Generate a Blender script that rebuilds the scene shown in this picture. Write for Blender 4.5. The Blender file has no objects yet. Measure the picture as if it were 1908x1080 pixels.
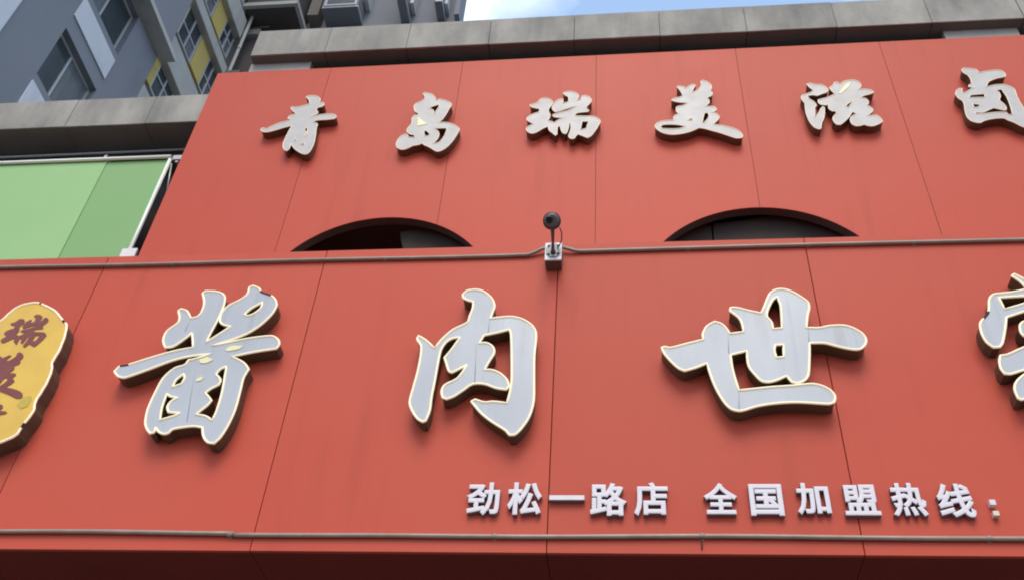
import bpy, bmesh, math, random
from mathutils import Vector, Matrix
from mathutils.geometry import tessellate_polygon
random.seed(7)
R = math.radians
scene = bpy.context.scene
C = scene.collection

# ------------------------------------------------------------------ camera
cam = bpy.data.cameras.new('camera')
cam.sensor_width = 36.0
cam.lens = 36.0 * 1876.91 / 1908.0
cam.clip_start = 0.05
cam.clip_end = 2000.0
cam_o = bpy.data.objects.new('camera', cam)
C.objects.link(cam_o)
p_, y_, r_ = R(42.56067), R(-8.71505), R(4.668825)
fw = Vector((math.sin(y_) * math.cos(p_), math.cos(y_) * math.cos(p_), math.sin(p_)))
rt = Vector((math.cos(y_), -math.sin(y_), 0.0))
up = rt.cross(fw)
rt2 = math.cos(r_) * rt + math.sin(r_) * up
up2 = -math.sin(r_) * rt + math.cos(r_) * up
M = Matrix((rt2, up2, -fw)).transposed().to_4x4()
M.translation = Vector((0, 0, 1.6))
cam_o.matrix_world = M
scene.camera = cam_o

# ------------------------------------------------------------------ sky, sun, exposure
SUN_EL, SUN_AZ = R(52.0), R(178.0)          # veiled by thin cloud, high behind the viewer's back: very soft shadows straight down
world = bpy.data.worlds.new('World')
scene.world = world
world.use_nodes = True
wn, wl = world.node_tree.nodes, world.node_tree.links
wn.clear()
w_out = wn.new('ShaderNodeOutputWorld')
w_bg = wn.new('ShaderNodeBackground')
w_bg.inputs['Strength'].default_value = 0.15
w_sky = wn.new('ShaderNodeTexSky')
w_sky.sky_type = 'NISHITA'
w_sky.sun_disc = False
w_sky.sun_elevation = SUN_EL
w_sky.sun_rotation = SUN_AZ
w_sky.air_density = 1.0
w_sky.dust_density = 1.5
w_sky.ozone_density = 1.0
w_tc = wn.new('ShaderNodeTexCoord')
w_map = wn.new('ShaderNodeMapping')
w_map.inputs['Location'].default_value = (3.36, -0.24, 1.39)
w_map.inputs['Scale'].default_value = (1.0, 1.0, 2.2)
w_noise = wn.new('ShaderNodeTexNoise')
w_noise.inputs['Scale'].default_value = 3.2
w_noise.inputs['Detail'].default_value = 6.0
w_noise.inputs['Roughness'].default_value = 0.55
w_ramp = wn.new('ShaderNodeValToRGB')
w_ramp.color_ramp.elements[0].position = 0.47
w_ramp.color_ramp.elements[0].color = (0, 0, 0, 1)
w_ramp.color_ramp.elements[1].position = 0.66
w_ramp.color_ramp.elements[1].color = (1, 1, 1, 1)
w_mix = wn.new('ShaderNodeMix')
w_mix.data_type = 'RGBA'
w_mix.inputs['B'].default_value = (6.8, 7.6, 8.2, 1.0)
wl.new(w_tc.outputs['Generated'], w_map.inputs['Vector'])
wl.new(w_map.outputs['Vector'], w_noise.inputs['Vector'])
wl.new(w_noise.outputs['Fac'], w_ramp.inputs['Fac'])
wl.new(w_ramp.outputs['Color'], w_mix.inputs['Factor'])
w_haze = wn.new('ShaderNodeMix')
w_haze.data_type = 'RGBA'
w_haze.inputs['Factor'].default_value = 0.30           # a thin veil of high haze everywhere
w_haze.inputs['B'].default_value = (5.2, 7.5, 11.2, 1.0)
wl.new(w_sky.outputs['Color'], w_haze.inputs['A'])
wl.new(w_haze.outputs['Result'], w_mix.inputs['A'])
wl.new(w_mix.outputs['Result'], w_bg.inputs['Color'])
wl.new(w_bg.outputs['Background'], w_out.inputs['Surface'])

sun = bpy.data.lights.new('sun', 'SUN')
sun.energy = 1.5
sun.angle = R(32.0)
sun.color = (1.0, 0.90, 0.77)
sun_o = bpy.data.objects.new('sun', sun)
C.objects.link(sun_o)
sd = Vector((math.sin(SUN_AZ) * math.cos(SUN_EL), math.cos(SUN_AZ) * math.cos(SUN_EL), math.sin(SUN_EL)))
sun_o.rotation_euler = sd.to_track_quat('Z', 'Y').to_euler()
sun_o.location = sd * 60

vs = scene.view_settings
vs.view_transform = 'Standard'
vs.look = 'None'
vs.exposure = 0.33
vs.gamma = 1.0
vs.use_curve_mapping = False
scene.render.engine = 'CYCLES'
scene.cycles.filter_width = 2.0
scene.cycles.max_bounces = 8
scene.cycles.diffuse_bounces = 5

# ------------------------------------------------------------------ materials
def mat(name, col, rough=0.6, spec=0.4, noise=0.0, nscale=3.0, stretch=(1, 1, 1), col2=None, bump=0.0, bscale=8.0,
        objvar=0.0, metallic=0.0, streak=None, coat=0.0, emit=0.0):
    m = bpy.data.materials.new(name)
    m.use_nodes = True
    nt = m.node_tree; N, L = nt.nodes, nt.links
    b = N['Principled BSDF']
    b.inputs['Base Color'].default_value = (*col, 1)
    b.inputs['Roughness'].default_value = rough
    b.inputs['Specular IOR Level'].default_value = spec
    b.inputs['Metallic'].default_value = metallic
    b.inputs['Coat Weight'].default_value = coat
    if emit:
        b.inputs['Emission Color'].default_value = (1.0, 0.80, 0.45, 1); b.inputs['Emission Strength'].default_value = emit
    geo = N.new('ShaderNodeNewGeometry')
    cur = None
    def mapped(scale3, off=(0, 0, 0)):
        mp = N.new('ShaderNodeMapping')
        mp.inputs['Scale'].default_value = scale3
        mp.inputs['Location'].default_value = off
        L.new(geo.outputs['Position'], mp.inputs['Vector'])
        return mp.outputs['Vector']
    def mixc(fac, a, bcol):
        mx = N.new('ShaderNodeMix'); mx.data_type = 'RGBA'
        L.new(fac, mx.inputs['Factor'])
        if isinstance(a, tuple): mx.inputs['A'].default_value = (*a, 1)
        else: L.new(a, mx.inputs['A'])
        mx.inputs['B'].default_value = (*bcol, 1)
        return mx.outputs['Result']
    def ramp(fac, a, b_, top=1.0):
        mr = N.new('ShaderNodeMapRange')
        mr.inputs['From Min'].default_value = a; mr.inputs['From Max'].default_value = b_
        mr.inputs['To Max'].default_value = top
        L.new(fac, mr.inputs['Value']); return mr.outputs['Result']
    cur = col
    if noise:
        t = N.new('ShaderNodeTexNoise'); t.inputs['Scale'].default_value = nscale
        t.inputs['Detail'].default_value = 5; t.inputs['Roughness'].default_value = 0.6
        L.new(mapped(stretch), t.inputs['Vector'])
        cur = mixc(ramp(t.outputs['Fac'], 0.35, 0.7, noise), cur, col2 or tuple(c * 0.6 for c in col))
        rr = N.new('ShaderNodeMapRange')
        rr.inputs['To Min'].default_value = max(0.05, rough - 0.08); rr.inputs['To Max'].default_value = min(1, rough + 0.1)
        L.new(t.outputs['Fac'], rr.inputs['Value']); L.new(rr.outputs['Result'], b.inputs['Roughness'])
    if streak:                                   # rain-washed dirt running down, thin and broken up
        amt, sx, dcol = streak
        t = N.new('ShaderNodeTexNoise'); t.inputs['Scale'].default_value = sx
        t.inputs['Detail'].default_value = 4
        L.new(mapped((1, 1, 0.05), (3.1, 0, 0)), t.inputs['Vector'])
        t2 = N.new('ShaderNodeTexNoise'); t2.inputs['Scale'].default_value = 1.7
        L.new(mapped((1, 1, 0.8), (0, 0, 5.2)), t2.inputs['Vector'])
        mu = N.new('ShaderNodeMath'); mu.operation = 'MULTIPLY'
        L.new(ramp(t.outputs['Fac'], 0.52, 0.75, 1.0), mu.inputs[0])
        L.new(ramp(t2.outputs['Fac'], 0.4, 0.65, amt), mu.inputs[1])
        cur = mixc(mu.outputs[0], cur, dcol)
    if objvar:
        oi = N.new('ShaderNodeObjectInfo')
        hs = N.new('ShaderNodeHueSaturation')
        mr = N.new('ShaderNodeMapRange')
        mr.inputs['To Min'].default_value = 1 - objvar; mr.inputs['To Max'].default_value = 1 + objvar
        L.new(oi.outputs['Random'], mr.inputs['Value']); L.new(mr.outputs['Result'], hs.inputs['Value'])
        if isinstance(cur, tuple): hs.inputs['Color'].default_value = (*cur, 1)
        else: L.new(cur, hs.inputs['Color'])
        cur = hs.outputs['Color']
    if not isinstance(cur, tuple): L.new(cur, b.inputs['Base Color'])
    if bump:
        t = N.new('ShaderNodeTexNoise'); t.inputs['Scale'].default_value = bscale
        t.inputs['Detail'].default_value = 3
        L.new(mapped((1, 1, 1), (1.7, 2.2, 0.4)), t.inputs['Vector'])
        bp = N.new('ShaderNodeBump'); bp.inputs['Strength'].default_value = bump; bp.inputs['Distance'].default_value = 0.02
        L.new(t.outputs['Fac'], bp.inputs['Height']); L.new(bp.outputs['Normal'], b.inputs['Normal'])
    return m

MT = dict(
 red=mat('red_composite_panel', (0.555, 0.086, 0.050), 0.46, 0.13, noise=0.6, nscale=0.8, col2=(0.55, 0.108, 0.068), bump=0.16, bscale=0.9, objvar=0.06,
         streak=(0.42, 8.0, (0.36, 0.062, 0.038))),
 red_soffit=mat('shade_darkened_red_soffit', (0.24, 0.030, 0.020), 0.65, 0.3, noise=0.4, nscale=1.5),  # same red panel, with the underside's shade darkened into its colour
 joint=mat('dark_panel_joint', (0.10, 0.018, 0.014), 0.8),
 acrylic=mat('milky_acrylic_face', (0.50, 0.51, 0.53), 0.33, 0.4, noise=0.6, nscale=4.0, stretch=(1, 1, 0.35), col2=(0.40, 0.41, 0.43), streak=(0.6, 20.0, (0.33, 0.31, 0.29))),
 acrylic_up=mat('weathered_acrylic_face', (0.51, 0.485, 0.455), 0.4, 0.4, noise=0.6, nscale=6.0, col2=(0.42, 0.38, 0.34), streak=(0.35, 22.0, (0.42, 0.38, 0.33))),
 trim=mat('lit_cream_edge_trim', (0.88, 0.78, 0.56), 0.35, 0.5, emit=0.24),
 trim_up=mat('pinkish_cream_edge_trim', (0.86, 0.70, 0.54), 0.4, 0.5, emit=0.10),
 bronze=mat('bronze_letter_return', (0.125, 0.078, 0.044), 0.5, 0.4, noise=0.5, nscale=9.0, col2=(0.08, 0.05, 0.032)),
 seam=mat('dusty_sheet_seam', (0.42, 0.42, 0.43), 0.7),
 burnt=mat('burnt_trim_gap', (0.035, 0.025, 0.022), 0.8),
 olive=mat('olive_peeled_spot', (0.56, 0.40, 0.055), 0.5),
 patch=mat('peeled_spot_led_glow', (0.86, 0.78, 0.42), 0.4),  # peeled film; the LED light showing through is painted as pale yellow
 gold=mat('gold_plaque_face', (0.82, 0.50, 0.06), 0.38, 0.5, noise=0.8, nscale=4.0, col2=(0.68, 0.40, 0.055), streak=(0.4, 14.0, (0.40, 0.30, 0.07))),
 maroon=mat('maroon_painted_lettering', (0.20, 0.04, 0.035), 0.5, noise=0.5, nscale=9.0, col2=(0.27, 0.075, 0.05)),
 white=mat('white_cut_letter', (0.74, 0.68, 0.70), 0.45, 0.4, noise=0.35, nscale=14.0, col2=(0.68, 0.60, 0.60)),
 cream=mat('yellowed_cut_letter', (0.76, 0.66, 0.48), 0.45, 0.4, noise=0.3, nscale=14.0),
 letter_side=mat('grey_letter_edge', (0.22, 0.16, 0.17), 0.6),
 conduit=mat('grey_conduit', (0.36, 0.28, 0.22), 0.34, 0.5, noise=0.6, nscale=7.0, col2=(0.22, 0.14, 0.10)),
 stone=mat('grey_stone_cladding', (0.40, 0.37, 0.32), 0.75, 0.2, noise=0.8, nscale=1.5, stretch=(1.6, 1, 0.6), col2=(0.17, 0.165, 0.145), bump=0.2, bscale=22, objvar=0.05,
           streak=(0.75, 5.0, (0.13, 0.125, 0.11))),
 stone_dark=mat('shade_toned_stone_soffit', (0.17, 0.185, 0.165), 0.8, 0.2, noise=0.6, nscale=2.0),  # cornice underside: shade put into the colour, cooled against the red bounce
 wall=mat('dark_render_wall', (0.10, 0.09, 0.085), 0.85, 0.2, noise=0.5, nscale=2.0),
 cavity=mat('dark_brown_cavity', (0.085, 0.085, 0.075), 0.85, 0.2, noise=0.5, nscale=3.0),
 board=mat('grey_brown_board', (0.060, 0.050, 0.043), 0.8, 0.1, noise=0.5, nscale=4.0),
 green1=mat('light_green_sign_sheet', (0.33, 0.55, 0.215), 0.45, 0.4, noise=0.6, nscale=1.3, col2=(0.29, 0.50, 0.19), bump=0.25, bscale=1.4),
 green2=mat('mid_green_sign_sheet', (0.22, 0.42, 0.14), 0.45, 0.4, noise=0.6, nscale=1.3, col2=(0.26, 0.43, 0.165), bump=0.25, bscale=1.4),
 pipe_white=mat('white_painted_tube', (0.88, 0.90, 0.80), 0.35, 0.5),
 galv=mat('galvanised_bracket', (0.40, 0.40, 0.39), 0.4, 0.5, metallic=0.5),
 plastic_white=mat('white_plastic_box', (0.84, 0.78, 0.76), 0.4, 0.5, noise=0.3, nscale=30),
 cam_dark=mat('dark_grey_camera_shell', (0.13, 0.095, 0.09), 0.4, 0.4),
 box_dark=mat('shaded_brown_box_body', (0.13, 0.085, 0.07), 0.6, 0.3),  # shade of the box underside painted in as a dark body colour
 cap_stone=mat('light_lifted_stone_cap', (0.46, 0.42, 0.375), 0.75, 0.2, noise=0.6, nscale=3.0),  # cap stone lightened so its colour carries the frontal light
 lens=mat('black_lens_glass', (0.012, 0.010, 0.010), 0.12, 0.6),
 plate=mat('grey_mounting_plate', (0.30, 0.30, 0.30), 0.45, 0.5),
 t_grey=mat('blue_grey_tower_render', (0.245, 0.255, 0.28), 0.85, 0.2, noise=0.6, nscale=0.35, col2=(0.21, 0.22, 0.245), bump=0.1, bscale=20, streak=(0.25, 1.2, (0.12, 0.135, 0.16))),
 t_white=mat('white_tower_paint', (0.66, 0.67, 0.70), 0.8, 0.2, noise=0.4, nscale=0.8, col2=(0.48, 0.50, 0.53), streak=(0.3, 2.5, (0.36, 0.36, 0.36))),
 t_slab=mat('pale_grey_slab_edge', (0.50, 0.495, 0.46), 0.85, 0.2, noise=0.6, nscale=0.8, col2=(0.40, 0.39, 0.36), streak=(0.5, 3.0, (0.22, 0.21, 0.19))),
 t_taupe=mat('taupe_tower_render', (0.22, 0.20, 0.18), 0.85, 0.2, noise=0.5, nscale=0.6),
 t_yellow=mat('ochre_yellow_panel', (0.62, 0.48, 0.15), 0.75, 0.2, noise=0.5, nscale=1.2, col2=(0.52, 0.42, 0.17)),
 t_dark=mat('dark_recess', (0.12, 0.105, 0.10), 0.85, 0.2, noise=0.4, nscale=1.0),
 frame=mat('pale_window_frame', (0.50, 0.52, 0.53), 0.45, 0.4),
 frame_dark=mat('dark_window_frame', (0.10, 0.11, 0.115), 0.5, 0.4),
 glass=mat('window_glass', (0.035, 0.048, 0.052), 0.06, 0.5, noise=0.6, nscale=0.9, col2=(0.085, 0.10, 0.11)),
 curtain=mat('pale_curtain_glass', (0.17, 0.19, 0.20), 0.12, 0.5, noise=0.6, nscale=2.0, stretch=(1, 3, 0.3), col2=(0.08, 0.09, 0.10)),
 asphalt=mat('asphalt', (0.07, 0.068, 0.065), 0.9, 0.3, noise=0.5, nscale=1.5, bump=0.3, bscale=60),
 paving=mat('grey_paving', (0.22, 0.21, 0.20), 0.85, 0.3, noise=0.5, nscale=2.0, bump=0.1, bscale=40),
)

# ------------------------------------------------------------------ helpers
def tag(o, label=None, cat=None, group=None, kind=None):
    if label: o['label'] = label
    if cat: o['category'] = cat
    if group: o['group'] = group
    if kind: o['kind'] = kind
    return o
def thing(name, label, cat, loc=(0, 0, 0), group=None):
    o = bpy.data.objects.new(name, None); C.objects.link(o)
    o.location = loc; o.empty_display_size = 0.1
    return tag(o, label, cat, group)
def obj(name, bm, m, parent=None, smooth=False):
    """link a bmesh given in WORLD coordinates as one object; a child keeps world geometry under its parent"""
    bmesh.ops.recalc_face_normals(bm, faces=bm.faces)
    me = bpy.data.meshes.new(name)
    if parent is not None:
        bmesh.ops.translate(bm, verts=bm.verts, vec=-WPOS[parent.name])
    bm.to_mesh(me); bm.free()
    for mm in (m if isinstance(m, (list, tuple)) else [m]): me.materials.append(mm)
    if smooth:
        for f in me.polygons: f.use_smooth = True
    o = bpy.data.objects.new(name, me); C.objects.link(o)
    if parent is not None:
        o.parent = parent
    WPOS[o.name] = WPOS[parent.name].copy() if parent is not None else Vector((0, 0, 0))
    return o
WPOS = {}
def root(name, label, cat, loc, group=None):
    o = thing(name, label, cat, loc, group); WPOS[o.name] = Vector(loc); return o
def box(bm, x0, x1, y0, y1, z0, z1, bev=0.0, mi=0):
    vs_ = [bm.verts.new((x, y, z)) for x in (x0, x1) for y in (y0, y1) for z in (z0, z1)]
    fs = []
    for q in ((0, 1, 3, 2), (4, 6, 7, 5), (0, 4, 5, 1), (2, 3, 7, 6), (0, 2, 6, 4), (1, 5, 7, 3)):
        f = bm.faces.new([vs_[i] for i in q]); f.material_index = mi; fs.append(f)
    if bev:
        es = list({e for f in fs for e in f.edges})
        bmesh.ops.bevel(bm, geom=es, offset=bev, segments=1, affect='EDGES', profile=0.5)
def bxo(name, m, parent, x0, x1, y0, y1, z0, z1, bev=0.0):
    bm = bmesh.new(); box(bm, x0, x1, y0, y1, z0, z1, bev); return obj(name, bm, m, parent)
def prism(bm, rings, fn, d0, d1, cap0=True, cap1=True):
    """rings[0] outline, others holes, 2-D; fn(a, b, d) -> world"""
    polys = [[Vector((a, b, 0)) for a, b in r] for r in rings]
    tris = tessellate_polygon(polys)
    flat = [p for r in rings for p in r]
    v0 = [bm.verts.new(fn(a, b, d0)) for a, b in flat]
    v1 = [bm.verts.new(fn(a, b, d1)) for a, b in flat]
    for t in tris:
        try:
            if cap0: bm.faces.new([v0[i] for i in t])
            if cap1: bm.faces.new([v1[i] for i in reversed(t)])
        except ValueError: pass
    k = 0
    for r in rings:
        n = len(r)
        for i in range(n):
            j = (i + 1) % n
            bm.faces.new([v0[k + i], v0[k + j], v1[k + j], v1[k + i]])
        k += n
def flat(bm, rings, fn, d):
    polys = [[Vector((a, b, 0)) for a, b in r] for r in rings]
    fl = [p for r in rings for p in r]
    vv = [bm.verts.new(fn(a, b, d)) for a, b in fl]
    for t in tessellate_polygon(polys):
        try: bm.faces.new([vv[i] for i in t])
        except ValueError: pass
XZ = lambda a, b, d: (a, d, b)
YZ = lambda a, b, d: (d, a, b)
def smooth_ring(r, sub=3, corner=48):
    """Catmull-Rom through a traced outline; sharp turns stay sharp"""
    n = len(r); P = [Vector(p) for p in r]; out = []
    sharp = []
    for i in range(n):
        a = P[i] - P[i - 1]; b = P[(i + 1) % n] - P[i]
        sharp.append(a.length > 1e-9 and b.length > 1e-9 and math.degrees(a.angle(b)) > corner)
    for i in range(n):
        p1, p2 = P[i], P[(i + 1) % n]
        m1 = (p2 - P[i - 1]) * 0.5 if not sharp[i] else (p2 - p1)
        m2 = (P[(i + 2) % n] - p1) * 0.5 if not sharp[(i + 1) % n] else (p2 - p1)
        L = (p2 - p1).length
        for m in (m1, m2):
            if m.length > L: m *= L / m.length
        k = sub if L > 0.012 else 2
        for s in range(k):
            t = s / k; t2, t3 = t * t, t * t * t
            q = (2*t3 - 3*t2 + 1) * p1 + (t3 - 2*t2 + t) * m1 + (-2*t3 + 3*t2) * p2 + (t3 - t2) * m2
            out.append((q.x, q.y))
    return out
def bead(bm, ring, fn, d, rad, keep=None, sides=6):
    """a round bead running along a closed outline"""
    n = len(ring); P = [Vector(p) for p in ring]; secs = []
    for i in range(n):
        a = (P[i] - P[i - 1]); b = (P[(i + 1) % n] - P[i])
        if a.length < 1e-9: a = b
        if b.length < 1e-9: b = a
        t = (a.normalized() + b.normalized())
        t = t.normalized() if t.length > 1e-3 else a.normalized()
        nn = Vector((-t.y, t.x))
        c = [] 
        for s in range(sides):
            an = 2 * math.pi * s / sides
            q = P[i] + nn * (rad * math.cos(an))
            c.append(bm.verts.new(fn(q.x, q.y, d + rad * math.sin(an))))
        secs.append(c)
    for i in range(n):
        j = (i + 1) % n
        if keep is not None and not keep(i, j): continue
        for s in range(sides):
            bm.faces.new([secs[i][s], secs[j][s], secs[j][(s + 1) % sides], secs[i][(s + 1) % sides]])
def tube(bm, pts, rad, sides=10, caps=True, mi=0):
    P = [Vector(p) for p in pts]; secs = []
    prev = None
    for i, p in enumerate(P):
        t = (P[min(i + 1, len(P) - 1)] - P[max(i - 1, 0)]).normalized()
        if prev is None:
            ref = Vector((0, 0, 1)) if abs(t.z) < 0.9 else Vector((1, 0, 0))
            u = t.cross(ref).normalized()
        else:
            u = (prev - t * prev.dot(t)).normalized()
        prev = u; v = t.cross(u)
        rr = rad[i] if isinstance(rad, (list, tuple)) else rad
        secs.append([bm.verts.new(p + (u * math.cos(2*math.pi*s/sides) + v * math.sin(2*math.pi*s/sides)) * rr) for s in range(sides)])
    for a, b in zip(secs, secs[1:]):
        for s in range(sides):
            f = bm.faces.new([a[s], b[s], b[(s + 1) % sides], a[(s + 1) % sides]]); f.smooth = True; f.material_index = mi
    if caps:
        bm.faces.new(secs[0]).material_index = mi; bm.faces.new(list(reversed(secs[-1]))).material_index = mi

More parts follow.
